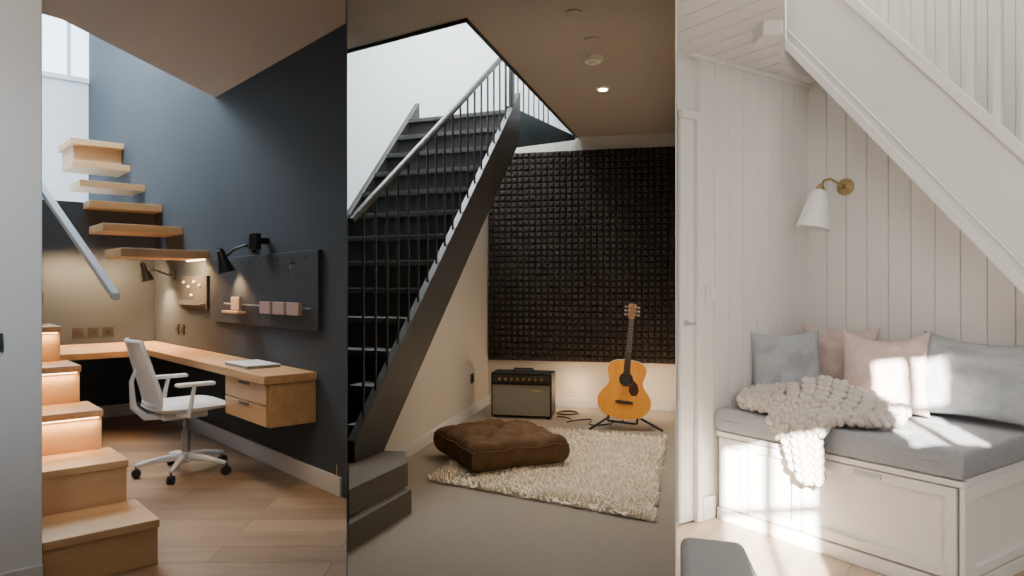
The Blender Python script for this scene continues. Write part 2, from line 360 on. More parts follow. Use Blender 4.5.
def walllamp(t,z,ht,hn,hz,label,en):
    o=empty('wall_lamp',F1.p(t,0,z)); top(o,label,'wall lamp','black wall lamps')
    mk('wall_mount',G().cyl(F1.p(t,0,z),F1.p(t,.025,z),.05),m_black,o,smooth=True)
    j=F1.p(t,.06,z); h=F1.p(ht,hn,hz)
    mk('arm',G().tube([F1.p(t,.02,z),j,(j+h)/2+V((0,0,.02)),h],.009,10),m_black,o,smooth=True)
    dn=V((.0,0,-1))+(F1.p(.1,-.25,0)-F1.p(0,0,0)); dn.normalize()
    mk('lamp_shade',G().lathe(h-dn*.07,dn,[(.018,0),(.028,.01),(.03,.06),(.066,.17),(.062,.17),(.026,.06)],24,closed=False).cyl(h-dn*.075,h-dn*.06,.02),m_black,o,smooth=True)
    mk('bulb',G().lathe(h+dn*.03,dn,[(.005,-.02),(.02,0),(.024,.02),(.005,.045)],14),m_bulb,o,smooth=True)
    L=D.lights.new('lamp_light','SPOT'); L.energy=en; L.spot_size=2.2; L.spot_blend=.8; L.color=(1,.64,.34); L.shadow_soft_size=.03
    lo=D.objects.new('lamp_light',L); COL.objects.link(lo); lo.location=h+dn*.11; lo.rotation_euler=dn.to_track_quat('-Z','Y').to_euler()
walllamp(2.42,1.50,2.20,.14,1.41,'black adjustable cone wall lamp above the pegboard',14)
walllamp(.62,1.32,.42,.20,1.36,'small lit black cone wall lamp in the desk corner',55)
o=empty('spotlight',F1.p(2.66,.05,1.47)); top(o,'short black cylindrical wall spotlight','wall lamp')
mk('housing',G().cyl(F1.p(2.66,.09,1.46),F1.p(2.66,.09,1.57),.04),m_black,o,smooth=True,bevel=.004)
mk('bracket',G().box(F1,2.64,2.68,0,.06,1.50,1.54),m_black,o)

# office chair
FC=Fr(-2.12,4.55,.742,.67,-.67,.742)
ch=empty('office_chair',FC.p(0,0,0)); top(ch,'white mesh office swivel chair at the oak desk','chair')
g=G()
g.lathe(FC.p(0,0,.07),(0,0,1),[(.03,0),(.038,.01),(.035,.05),(.028,.07)],20)
for k in range(5):
    a=k*2*math.pi/5+.35; cx,sx=math.cos(a),math.sin(a)
    g.tube([FC.p(.02*cx,.02*sx,.11),FC.p(.15*cx,.15*sx,.10),FC.p(.285*cx,.285*sx,.075)],[.026,.021,.014],10)
mk('star_base',g,m_whitepl,ch,smooth=True)
for k in range(5):
    a=k*2*math.pi/5+.35; cx,sx=math.cos(a),math.sin(a)
    c0=FC.p(.285*cx,.285*sx,.028); ax=FC.p(-sx,cx,0)-FC.p(0,0,0)
    mk('caster',G().lathe(c0-ax*.022,ax,[(.010,0),(.027,.003),(.028,.018),(.012,.020),(.012,.024),(.028,.026),(.027,.041),(.010,.044)],18).cyl(c0,c0+V((0,0,.045)),.006),m_blackpl,ch,smooth=True)
mk('gas_column',G().cyl(FC.p(0,0,.13),FC.p(0,0,.28),.026).cyl(FC.p(0,0,.28),FC.p(0,0,.37),.016),m_greymet,ch,smooth=True)
mk('tilt_mechanism',G().box(FC,-.16,.12,-.07,.07,.36,.405),m_whitepl,ch,bevel=.015)
def seat(u,v):
    a=2*math.pi*u
    if v<=.5: rr=v/.5; top_=True
    else: rr=(1-v)/.5; top_=False
    x=math.copysign(abs(math.cos(a))**.6,math.cos(a))*rr*.245; y=math.copysign(abs(math.sin(a))**.6,math.sin(a))*rr*.235
    th=.03*(1-rr**6)
    z=.445+(th+.005 if top_ else -th)-.25*max(0,x-.13)**1.5-.01*math.exp(-((x*x+y*y)/.02))
    return FC.p(x,y,z)
mk('seat',G().surf(seat,40,24),m_meshw,ch,smooth=True,weld=True,ang=80)
def backpt(h,y,off=0):
    x=-.235-.03*math.sin(h*3.1)-.10*h*h+.045*(abs(y)/.2)**2+off
    return FC.p(x,y,.47+.40*h)
def bw(h): return .205*(1-.22*h*h)*(.86+.14*math.sin(min(1,h*3)*1.57))
mk('backrest',G().surf(lambda u,v: backpt(v,(u*2-1)*bw(v)),14,20),m_meshw,ch,smooth=True).modifiers.new('t','SOLIDIFY').thickness=.012
pts=[backpt(v/12,-bw(v/12)) for v in range(13)]+[backpt(1,(u/8*2-1)*bw(1)) for u in range(1,9)]+[backpt(v/12,bw(v/12)) for v in range(12,-1,-1)]+[backpt(0,(1-u/8*2)*bw(0)) for u in range(1,9)]
mk('back_frame',G().tube(pts,.015,8),m_whitepl,ch,smooth=True)
mk('back_support',G().tube([FC.p(-.12,0,.385),FC.p(-.24,0,.39),FC.p(-.31,0,.46),FC.p(-.32,0,.62),FC.p(-.29,0,.70)],[.022,.022,.02,.014,.012],10),m_whitepl,ch,smooth=True)
for s in (-1,1):
    ar=mk('armrest',G().tube([FC.p(-.08,s*.12,.40),FC.p(-.06,s*.26,.41),FC.p(-.05,s*.27,.50),FC.p(-.03,s*.265,.595)],[.015,.015,.014,.012],10),m_whitepl,ch,smooth=True)
    mk('arm_pad',G().box(FC,-.14,.09,s*.265-.035,s*.265+.035,.592,.615),m_whitepl,ar,bevel=.011,seg=3)

# ================================================================= ROOM 2 OBJECTS
sb=empty('black_staircase',FS.p(0,0,.25)); top(sb,'black painted steep staircase with slim metal balusters','staircase')
def Wq(q): return max(.06,min(.95,1.99*q-.19))
for i in range(13):
    q=i*.186; z=.25+.19*(i+1); w=Wq(q)
    mk('tread',G().box(FS,q-.03,q+.20,0.0,w,z-.035,z),m_tread2,sb,bevel=.003)
    mk('riser',G().box(FS,q,q+.02,0.0,w,z-.19,z-.035),m_blkstair,sb)
e_=FS.p(0,-.05,0)-FS.p(0,0,0)
mk('stringer',G().prism([FS.p(-.12,0,.257),FS.p(-.12,0,.375),FS.p(2.42,0,2.915),FS.p(2.42,0,2.50),FS.p(.177,0,.257)],e_),m_blkstair,sb,bevel=.004)
mk('stringer',G().prism([FS.p(.66,.95,.74),FS.p(.66,.95,1.12),FS.p(2.42,.95,2.92),FS.p(2.42,.95,2.56)],-e_),m_blkstair,sb,bevel=.004)
def railz(q): return 1.56+(q+.12)*.715
mk('handrail',G().tube([FS.p(-.12,-.025,railz(-.12)),FS.p(2.25,-.025,railz(2.25))],.022,12),m_blkstair,sb,smooth=True)
for i in range(19):
    q=.0+i*.125
    mk('baluster',G().cyl(FS.p(q,-.025,.44+.99*q),FS.p(q,-.025,railz(q)),.008,n=8),m_blkstair,sb,smooth=True)
mk('newel_post',G().box(FS,2.25,2.29,-.045,-.005,2.7,3.32),m_blkstair,sb)
ug=empty('landing_guardrail',(.1,6.3,2.7)); top(ug,'black metal guard railing at the upper landing','railing')
a=V((-.05,5.98,3.12)); b=V((.36,6.98,3.12))
mk('handrail',G().tube([a,b],.015,8),m_blkstair,ug,smooth=True)
for i in range(9):
    p=a.lerp(b,i/8); mk('baluster',G().cyl(V((p.x,p.y,2.72)),p,.007,n=8),m_blkstair,ug)
mk('bottom_rail',G().tube([V((a.x,a.y,2.75)),V((b.x,b.y,2.75))],.012,8),m_blkstair,ug)
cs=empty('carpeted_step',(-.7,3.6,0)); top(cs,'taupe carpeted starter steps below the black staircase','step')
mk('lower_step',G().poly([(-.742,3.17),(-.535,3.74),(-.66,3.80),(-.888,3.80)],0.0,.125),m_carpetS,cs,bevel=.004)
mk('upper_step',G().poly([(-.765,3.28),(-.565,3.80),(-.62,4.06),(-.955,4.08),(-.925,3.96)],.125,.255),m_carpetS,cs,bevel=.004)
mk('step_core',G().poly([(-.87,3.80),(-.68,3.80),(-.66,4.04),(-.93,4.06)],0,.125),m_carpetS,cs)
# acoustic foam
g=G(); nx,nz=30,34; x0,x1,z0,z1=.01,1.885,.46,2.58
g.box(F2,x0,x1,0.0,.02,z0,z1)
dx=(x1-x0)/nx; dz=(z1-z0)/nz
for i in range(nx):
    for j in range(nz):
        a=x0+i*dx; z=z0+j*dz; k=len(g.v); e=.26
        g.v+=[F2.p(a,.02,z),F2.p(a+dx,.02,z),F2.p(a+dx,.02,z+dz),F2.p(a,.02,z+dz),
              F2.p(a+dx*e,.048,z+dz*e),F2.p(a+dx*(1-e),.048,z+dz*e),F2.p(a+dx*(1-e),.048,z+dz*(1-e)),F2.p(a+dx*e,.048,z+dz*(1-e))]
        for q in ((4,5,6,7),(0,1,5,4),(1,2,6,5),(2,3,7,6),(3,0,4,7)): g.f.append([k+t for t in q])
ap=empty('acoustic_treatment',F2.p(.95,.02,.46)); top(ap,'dark brown studded acoustic foam covering the wall','acoustic foam')
mk('foam_tiles',g,m_foam,ap)
def disc(name,x,y,r,h,mat,label,cat,em=None):
    o=empty(name,(x,y,2.72)); top(o,label,cat)
    mk('housing',G().lathe((x,y,2.7199),(0,0,-1),[(r,0),(r,h*.5),(r*.85,h),(.001,h)],28),mat,o,smooth=True)
    if em: mk('bulb',G().lathe((x,y,2.7195-h),(0,0,-1),[(r*.6,0),(r*.6,.004),(.001,.005)],24),em,o)
    return o
disc('recessed_downlight',.69,5.32,.055,.012,m_whitepl,'small lit round ceiling downlight','downlight',M('down_bulb',(1,.9,.7),.5,emit=(1,.72,.42),es=40))
o=disc('smoke_detector',.533,4.60,.065,.035,m_ivory,'round white smoke detector on the ceiling','smoke detector'); mk('sensor',G().lathe((.533,4.6,2.685),(0,0,-1),[(.03,0),(.026,.014),(.001,.015)],20),m_ivory,o,smooth=True)
disc('ceiling_sensor',.49,4.28,.05,.008,m_ceil2,'flat round ceiling cover plate','ceiling plate')
disc('ceiling_sensor',.34,3.86,.045,.008,m_ceil2,'flat round ceiling cover plate','ceiling plate')
# amp
FA=Fr(.083,6.44,.9769,-.2135,.2135,.9769)
am=empty('guitar_amplifier',FA.p(0,.12,0)); top(am,'black guitar amplifier with grey-green grille beside the wall','amplifier')
mk('cabinet',G().box(FA,-.285,.285,.0,.24,.015,.42),m_tolex,am,bevel=.012,seg=3)
mk('grille',G().box(FA,-.262,.262,-.008,0,.035,.305),m_grille,am,bevel=.003)
g=G()
for (a0,a1,c0,c1) in ((-.268,.268,.30,.306),(-.268,.268,.03,.036),(-.268,-.262,.03,.306),(.262,.268,.03,.306)): g.box(FA,a0,a1,-.011,0,c0,c1)
mk('trim',g,m_gold,am)
mk('control_panel',G().box(FA,-.262,.262,-.007,0,.33,.392),M('panel_brown',(.05,.04,.03),.4),am,bevel=.002)
for i in range(8):
    a=-.20+i*.056; mk('knob',G().lathe(FA.p(a,-.007,.36),FA.p(0,-1,0)-FA.p(0,0,0),[(.014,0),(.014,.006),(.010,.018),(.001,.018)],14),m_gold,am,smooth=True)
mk('badge',G().box(FA,.10,.20,-.012,-.008,.25,.27),m_gold,am)
mk('handle',G().tube([FA.p(-.1,.12,.418),FA.p(-.085,.12,.445),FA.p(.085,.12,.445),FA.p(.1,.12,.418)],.010,8),m_tolex,am,smooth=True)
for a in (-.25,.25):
    for b in (.03,.21): mk('foot',G().cyl(FA.p(a,b,0),FA.p(a,b,.016),.016),m_blackpl,am)
pts=[]
for k in range(70):
    s=k/69; x=.42+.50*s+.06*math.sin(s*17); y=6.40-.32*s+.10*math.cos(s*14); pts.append(V((x,y,.008)))
o=mk('cable',G().tube(pts,.006,6),m_blackpl,smooth=True); top(o,'black instrument cable snaking over the carpet','cable')
pts=[V((.53+.11*math.cos(a)*(1-a*.01),6.66+.09*math.sin(a),.007+a*.0008)) for a in [k*.3 for k in range(50)]]
o=mk('cable',G().tube(pts,.005,6),m_blackpl,smooth=True); top(o,'loose loops of black cable beside the amplifier','cable')
socket(F2,0.0,.62,.30,'b',m_blackpl,'black wall socket low on the cream wall')

# guitar
gb=V((.925,5.86,.10)); gu=V((.125,.22,.965)).normalized(); gr=V((1,-.12,0)); gr=(gr-gu*gr.dot(gu)).normalized(); gn=gr.cross(gu).normalized()
if gn.y>0: gn=-gn
def gp(x,y,z): return gb+gr*x+gu*y+gn*z
gt=empty('acoustic_guitar',gb); top(gt,'orange acoustic guitar leaning upright on a black stand','guitar')
prof=[(0,0),(.004,.06),(.018,.11),(.045,.155),(.085,.188),(.13,.202),(.18,.198),(.225,.175),(.265,.145),(.30,.130),(.33,.129),(.37,.140),(.41,.148),(.45,.140),(.48,.112),(.497,.07),(.502,.0)]
half=[(w*1.12,y) for y,w in prof]
def cr(P,n=5):
    r=[]
    for i in range(len(P)-1):
        p0=P[max(i-1,0)];p1=P[i];p2=P[i+1];p3=P[min(i+2,len(P)-1)]
        for k in range(n):
            t=k/n; r.append(tuple(.5*((2*p1[c])+(-p0[c]+p2[c])*t+(2*p0[c]-5*p1[c]+4*p2[c]-p3[c])*t*t+(-p0[c]+3*p1[c]-3*p2[c]+p3[c])*t**3) for c in (0,1)))
    r.append(P[-1]); return r
hp=cr(half); out=hp+[(-x,y) for x,y in hp[-2:0:-1]]
mk('body',G().prism([gp(x,y,-.10) for x,y in out],gn*.099),m_gside,gt,bevel=.004)
mk('soundboard',G().prism([gp(x*.985,.25+(y-.25)*.99,-.001) for x,y in out],gn*.004),m_gtop,gt)
mk('binding',G().tube([gp(x*.995,y,.0) for x,y in out]+[gp(out[0][0],out[0][1],0)],.0035,6),m_ivory,gt,smooth=True)
def circ(cx,cy,z,r,h): return G().lathe(gp(cx,cy,z),gn,[(r,0),(r,h)],32)
mk('rosette',circ(0,.335,.003,.060,.001),m_fret,gt)
mk('soundhole',circ(0,.335,.0041,.050,.0008),m_dark,gt)
mk('pickguard',G().prism([gp(x,y,.0035) for x,y in [(.03,.28),(.055,.30),(.062,.335),(.10,.30),(.115,.25),(.10,.21),(.06,.20),(.03,.235)]],gn*.0015),m_pick,gt)
mk('bridge',G().prism([gp(x,y,.003) for x,y in [(-.075,.135),(-.05,.128),(.05,.128),(.075,.135),(.075,.15),(.04,.157),(-.04,.157),(-.075,.15)]],gn*.009),m_fret,gt)
mk('neck',G().prism([gp(-.027,.50,-.03),gp(.027,.50,-.03),gp(.022,.865,-.018),gp(-.022,.865,-.018)],gn*.022),m_neck,gt,bevel=.006)
mk('fretboard',G().prism([gp(-.028,.385,.003),gp(.028,.385,.003),gp(.022,.865,.003),gp(-.022,.865,.003)],gn*.006),m_fret,gt)
mk('headstock',G().prism([gp(x,y,-.018-(y-.86)*.2) for x,y in [(-.022,.862),(.022,.862),(.036,.89),(.038,.99),(.028,1.005),(0,.998),(-.028,1.005),(-.038,.99),(-.036,.89)]],gn*.018),m_neck,gt,bevel=.002)
for s in (-1,1):
    for k in range(3):
        y=.90+k*.035; mk('tuning_peg',G().cyl(gp(s*.036,y,-.018),gp(s*.052,y,-.018),.003,n=8).cyl(gp(s*.05,y,-.018),gp(s*.066,y,-.018),.009,n=10).cyl(gp(s*.022,y,-.01),gp(s*.022,y,.006),.004,n=8),m_chrome,gt,smooth=True)
g=G()
for k in range(6): x=(k-2.5)*.0075; g.cyl(gp(x*1.3,.143,.013),gp(x*.85,.87,.011),.0009,n=5)
mk('strings',g,m_chrome,gt)
g=G()
for k in range(15): 
    y=.865-.44*(1-2**(-k/9)); g.cyl(gp(-.024,y,.0095),gp(.024,y,.0095),.0012,n=6)
mk('frets',g,m_chrome,gt)
gs=empty('guitar_stand',(.93,5.95,0)); top(gs,'low black tripod guitar stand on the rug edge','guitar stand')
mk('post',G().cyl(V((.95,6.02,.05)),V((.99,6.08,.62)),.010),m_black,gs,smooth=True)
for p in ((.64,5.86),(1.25,5.80),(1.0,6.32)):
    mk('leg',G().tube([V((.95,6.02,.16)),V((.95,6.02,.14)).lerp(V((p[0],p[1],.02)),.5)+V((0,0,.01)),V((p[0],p[1],.014))],.011,8),m_black,gs,smooth=True)
mk('cradle',G().tube([gp(-.12,-.02,.03),gp(-.12,-.018,-.115),gp(.12,-.018,-.115),gp(.12,-.02,.03)],.010,8).tube([gp(-.12,-.015,.03),gp(-.12,.02,.035)],.010,8).tube([gp(.12,-.015,.03),gp(.12,.02,.035)],.010,8),m_blackpl,gs,smooth=True)
# rug
ca,cb_,cc,cd=V((-.50,4.34,0)),V((.71,3.60,0)),V((1.19,5.50,0)),V((-.08,5.95,0))
def rugp(u,v): return ca.lerp(cb_,u).lerp(cd.lerp(cc,u),v)
g=G(); g.prism([ca+V((0,0,.001)),cb_+V((0,0,.001)),cc+V((0,0,.001)),cd+V((0,0,.001))],V((0,0,.014)))
for k in range(17000):
    u=random.uniform(-.014,1.014); v=random.uniform(-.010,1.010)
    if min(u,1-u,v,1-v)<.01 and random.random()<.4: continue
    p=rugp(u,v); h=random.uniform(.020,.052)*(1+.5*noise.noise(V((u*9,v*12,0)))); a=random.uniform(0,6.28); l=random.uniform(.0,.036); r=random.uniform(.006,.011)
    t=p+V((math.cos(a)*l,math.sin(a)*l,h)); n=len(g.v)
    for q in range(3):
        b=a+q*2.094; g.v.append(p+V((math.cos(b)*r,math.sin(b)*r,.010)))
    m=p.lerp(t,.6)+V((0,0,.004))
    for q in range(3):
        b=a+q*2.094; g.v.append(m+V((math.cos(b)*r*.9,math.sin(b)*r*.9,0)))
    g.v.append(t)
    for q in range(3):
        q2=(q+1)%3; g.f.append([n+q,n+q2,n+3+q2,n+3+q]); g.f.append([n+3+q,n+3+q2,n+6])
o=mk('shag_rug',g,m_shag,nrec=False); top(o,'cream fluffy shag rug on taupe carpet','rug')
# floor cushion
cc_=V((-.09,4.82,.035)); ang=.44
ux=V((math.cos(ang),math.sin(ang),0)); uy=V((-math.sin(ang),math.cos(ang),0))
dm=[(x,y) for x in (-.17,.17) for y in (-.18,.18)]+[(0,0)]
def fcush(side):
    T=.18; W=.70; L_=.74
    def f(u,v):
        x=math.sin((u-.5)*math.pi); y=math.sin((v-.5)*math.pi)
        X=x*W/2*(1-.04*(1-y*y)); Y=y*L_/2*(1-.04*(1-x*x))
        e=max(0,(1-abs(x)**20)*(1-abs(y)**20)); h=T/2*e**.38
        z=h+.34*T*(1-x*x)*(1-y*y)
        if side>0:
            for bx,by in dm:
                z-=.05*math.exp(-math.sqrt((X-bx)**2+(Y-by)**2)/.045)
            z-=.012*math.exp(-abs(abs(X)-abs(Y))/.02)*(1-max(abs(x),abs(y)))
        w_=.026*noise.noise(V((X*7,Y*7,side*3)))+.012*noise.noise(V((X*17,Y*17,side*5)))
        z+=w_*min(1,e*2)
        if side<0: z=-h
        return cc_+ux*X+uy*Y+V((0,0,T/2+z))
    return f
fc=empty('floor_cushion',cc_); top(fc,'large brown tufted square floor cushion on the rug','cushion')
mk('cushion',G().surf(fcush(1),56,56).surf(fcush(-1),56,56),m_brown,fc,smooth=True,weld=True,ang=75)
ring=[]
for k in range(61):
    s=k/60*4; i=int(min(s,3.999)); f=s-i
    cs_=[(-1,-1),(1,-1),(1,1),(-1,1),(-1,-1)]
    x=cs_[i][0]+(cs_[i+1][0]-cs_[i][0])*f; y=cs_[i][1]+(cs_[i+1][1]-cs_[i][1])*f
    ring.append(cc_+ux*(x*.343*(1-.03*(1-y*y)))+uy*(y*.363*(1-.03*(1-x*x)))+V((0,0,.132+.006*math.sin(k*1.1))))
mk('piping',G().tube(ring,.007,6),m_brown,fc,smooth=True)
for x,y in dm:
    mk('button',G().lathe(cc_+ux*x+uy*y+V((0,0,.165)),(0,0,1),[(.012,0),(.012,.004),(.001,.008)],12),m_brown,fc,smooth=True)

# ================================================================= ROOM 3 OBJECTS
bn=empty('storage_bench',F3.p(.6,.4,0)); top(bn,'white built-in storage bench with panelled drawers','bench')
mk('body',G().box(F3,0.02,1.18,.02,.80,0.0,.455),m_wp2,bn,bevel=.003)
mk('plinth',G().box(F3,.02,1.195,.80,.832,0,.06).box(F3,1.18,1.2,.02,.80,0,.06),m_wp2,bn,bevel=.003)
mk('top_rail',G().box(F3,.02,1.20,.80,.836,.432,.456),m_wp2,bn,bevel=.002)
def panel(u0,u1,z0,z1,name,handle=False):
    g=G(); fw=.04
    g.box(F3,u0,u1,.80,.804,z0,z1)
    g.box(F3,u0,u0+fw,.804,.832,z0,z1).box(F3,u1-fw,u1,.804,.832,z0,z1).box(F3,u0+fw,u1-fw,.804,.832,z0,z0+fw).box(F3,u0+fw,u1-fw,.804,.832,z1-fw,z1)
    o=mk(name,g,m_wp2,bn,bevel=.002)
    if handle:
        um=(u0+u1)/2-.02
        mk('handle',G().box(F3,um-.06,um+.06,.8325,.837,z1-.032,z1-.010),m_greymet,o,bevel=.002)
panel(.035,.20,.07,.425,'front_panel')
panel(.212,.50,.07,.425,'front_panel')
panel(.512,1.17,.07,.425,'drawer',True)
mk('gap_line',G().box(F3,.200,.212,.80,.803,.07,.425).box(F3,.500,.512,.80,.803,.07,.425).box(F3,.03,1.175,.80,.803,.425,.431).box(F3,.03,1.175,.80,.803,.061,.069),M('shadow_gap',(.12,.115,.11),.9),bn)  # shade between the bench fronts put in as dark strips
g=G(); g.box(F3,1.18,1.2,.03,.828,.07,.11).box(F3,1.18,1.2,.03,.828,.38,.43).box(F3,1.18,1.2,.74,.828,.11,.38).box(F3,1.18,1.2,.03,.09,.11,.38)
mk('end_panel',g,m_wp2,bn,bevel=.0025)
sc=empty('seat_cushion',F3.p(.6,.42,.457)); top(sc,'long grey tufted seat cushion on the white bench','cushion')
UX=F3.p(1,0,0)-F3.p(0,0,0); UY=F3.p(0,1,0)-F3.p(0,0,0)
but=[(x,y) for x in (-.38,-.05,.28) for y in (-.15,.2)]
def scf(side):
    def f(u,v):
        x=math.sin((u-.5)*math.pi); y=math.sin((v-.5)*math.pi); X=x*.595; Y=y*.410
        e=max(0,(1-abs(x)**90)*(1-abs(y)**70)); h=.058*e**.28
        z=h
        if side>0:
            for bx,by in but: z-=.014*math.exp(-math.sqrt((X-bx)**2+(Y-by)**2)/.03)
            z+=.004*noise.noise(V((X*7,Y*7,0)))
        else: z=-h
        return F3.p(.606,.430,.516)+UX*X+UY*Y+V((0,0,z))
    return f
g=G(); g.surf(scf(1),90,80); g.surf(scf(-1),90,80)
mk('cushion',g,m_greyc,sc,smooth=True,weld=True,ang=75)
for bx,by in but: mk('button',G().lathe(F3.p(.606,.430,.558)+UX*bx+UY*by,(0,0,1),[(.011,0),(.011,.003),(.001,.007)],12),m_greyc,sc,smooth=True)
def pillow(name,cen,xd,up,W,H,T,mat,label,seed=0):
    xd=V(xd).normalized(); up=V(up); up=(up-xd*up.dot(xd)).normalized(); nn=xd.cross(up).normalized(); cen=V(cen)
    def fn(s):
        def f(u,v):
            x=math.sin((u-.5)*math.pi); y=math.sin((v-.5)*math.pi)
            e=max(0,(1-x*x)*(1-y*y)); t=T/2*e**.33
            X=x*W/2*(1-.10*(1-y*y)*abs(x)**2); Y=y*H/2*(1-.10*(1-x*x)*abs(y)**2)
            wr=.022*noise.noise(V((x*2.2+seed,y*2.2,seed*1.7)))+.011*noise.noise(V((x*5+seed,y*5,seed*.7)))
            sag=.012*math.sin(x*2+seed)-.03*(1-x*x)*(y>0)*y
            return cen+xd*X+up*(Y+sag*(1+y)/2)+nn*s*(t+wr*min(1,e*3))
        return f
    g=G(); g.surf(fn(1),34,34); g.surf(fn(-1),34,34)
    o=mk(name,g,mat,smooth=True,weld=True,ang=85); top(o,label,'pillow'); return o
zt=.575
a=UX; b=UY
pillow('pillow',F3.p(.13,.40,zt+.205),(b*-.8+a*.62),V((0,0,1))-a*.22-b*.1,.38,.40,.17,m_grey,'grey linen square pillow in the bench corner',1)
pillow('pillow',F3.p(.27,.13,zt+.220),(a*.93-b*.25),V((0,0,1))-b*.20,.40,.42,.16,m_pink,'dusty pink linen pillow leaning on the boarded wall',2)
pillow('pillow',F3.p(.60,.28,zt+.210),(a*.85+b*-.35),V((0,0,1))-b*.34,.40,.42,.18,m_pink,'dusty pink linen pillow leaning beside a grey pillow',5)
pillow('pillow',F3.p(.97,.16,zt+.210),(a*1+b*.05),V((0,0,1))-b*.24,.54,.40,.20,m_grey,'wide grey linen pillow at the bench end',9)
# chunky knitted throw: thick plaited cords following the draped cloth
def sm(a,b,x):
    x=max(0,min(1,(x-a)/(b-a))); return x*x*(3-2*x)
def thr(A,s):
    sp=.66
    k=min(1,s/sp)
    u=(.04+.76*A)*(1-k)+(.20+.60*A)*k+.045*math.sin(7*k+4*A)
    w=.34+.06*math.sin(7*A+.5)+k*(.865-.34-.06*math.sin(7*A+.5))
    fold=(.105*math.sin(math.pi*k)**.6*(.55+.45*math.sin(8*A+5*k)))+.055*math.exp(-((A-.42)/.25)**2)*math.sin(2.6*math.pi*k)**2
    fold*=.4+.6*math.sin(math.pi*(A*.86+.07))
    z=zt+.038+fold*(1-sm(.8,1,k))
    if A<.22: w=min(w,.78+.1*A)
    if A>.82: w=min(w,.81-.3*(A-.82))
    if s>sp:
        q=(s-sp)/(1-sp)
        hang=.285*sm(.18,.42,A)*(1-sm(.72,.86,A))
        tu=.575+.27*(A-.5)
        f=sm(.16,.36,A)*(1-sm(.75,.9,A))
        u=u*(1-q*f)+tu*q*f
        if hang>.02: w=.878+.025*sm(0,.15,q)+.018*math.sin(A*26)*sm(0,.3,q)
        else: u+=.06*q*(1 if A>.5 else -.6); w-=.08*q
        z=z-hang*q
    return F3.p(u,w,z)
g=G(); NC=12
for c in range(NC):
    A=c/(NC-1)
    raw=[thr(A,i/160) for i in range(161)]
    L=[0]
    for i in range(160): L.append(L[-1]+(raw[i+1]-raw[i]).length)
    n=int(L[-1]/.008); path=[]; j=0
    for i in range(n+1):
        t=L[-1]*i/n
        while j<159 and L[j+1]<t: j+=1
        path.append(raw[j].lerp(raw[j+1],(t-L[j])/max(1e-6,L[j+1]-L[j])))
    for st_ in (0,1,2):
        P=[]; R=[]
        for i,p in enumerate(path):
            t=(path[min(i+1,n)]-path[max(i-1,0)]).normalized()
            x=UX-t*UX.dot(t); x.normalize(); y=t.cross(x)
            ph=i*.008/.115*2*math.pi+st_*2*math.pi/3+c*math.pi
            P.append(p+x*.023*math.cos(ph)+y*.015*math.sin(2*ph)); R.append(.0165)
        g.tube(P,R,8)
o=mk('knit_throw',g,m_knit,smooth=True,nrec=False,ang=180); top(o,'chunky light grey plaited knit throw over the bench edge','blanket')
# sconce
so=empty('wall_sconce',F3.p(.236,0,1.77)); top(so,'brass wall sconce with white cone shade on boarding','wall lamp')
wd=UY
mk('wall_mount',G().lathe(F3.p(.236,0,1.768),wd,[(.048,0),(.048,.012),(.030,.020),(.012,.024),(.012,.05)],24),m_brass,so,smooth=True)
mk('arm',G().tube([F3.p(.236,.03,1.768),F3.p(.236,.09,1.785),F3.p(.236,.16,1.80),F3.p(.236,.215,1.785),F3.p(.236,.245,1.74),F3.p(.236,.25,1.72)],.007,10),m_brass,so,smooth=True)
h=F3.p(.236,.25,1.735); dn=V((-.18,0,-1)).normalized()
mk('lamp_shade',G().lathe(h,dn,[(.022,0),(.034,.008),(.050,.03),(.088,.215),(.084,.215),(.046,.032),(.020,.012)],32,closed=False),m_shade,so,smooth=True)
mk('shade_cap',G().lathe(h-dn*.03,dn,[(.010,0),(.014,.005),(.026,.03),(.026,.034)],20),m_brass,so,smooth=True)
mk('bulb',G().lathe(h+dn*.05,dn,[(.012,0),(.026,.05),(.022,.08),(.002,.092)],16),m_ivory,so,smooth=True)
sw=empty('light_switch',F3.p(0,.861,1.12)); top(sw,'white square light switch on white boarding','switch')
mk('plate',G().box(F3,0,.012,.82,.90,1.13,1.21),m_wp2,sw,bevel=.003); mk('rocker',G().box(F3,.012,.017,.84,.88,1.145,1.195),m_wp2,sw,bevel=.002)
sw=empty('light_switch',F1.p(4.10,1.64,.98)); top(sw,'dark light switch on the white entry wall','switch')
mk('plate',G().box(F1,4.10,4.11,1.63,1.67,.96,1.03),m_board,sw,bevel=.002); mk('rocker',G().box(F1,4.11,4.114,1.64,1.66,.975,1.015),m_blackpl,sw)
# ottoman
ot=empty('ottoman',(.62,1.8,0)); top(ot,'grey upholstered ottoman on pale wood floor','ottoman')
mk('cushion',G().poly([(.352,1.45),(.548,2.28),(.735,2.22),(.62,1.45)],.08,.40),m_ott,ot,bevel=.03,seg=5,smooth=True)
for p in ((.41,1.52),(.56,1.52),(.58,2.18),(.68,2.18)): mk('leg',G().cyl(V((p[0],p[1],0)),V((p[0],p[1],.09)),.014,.02),m_oak,ot)
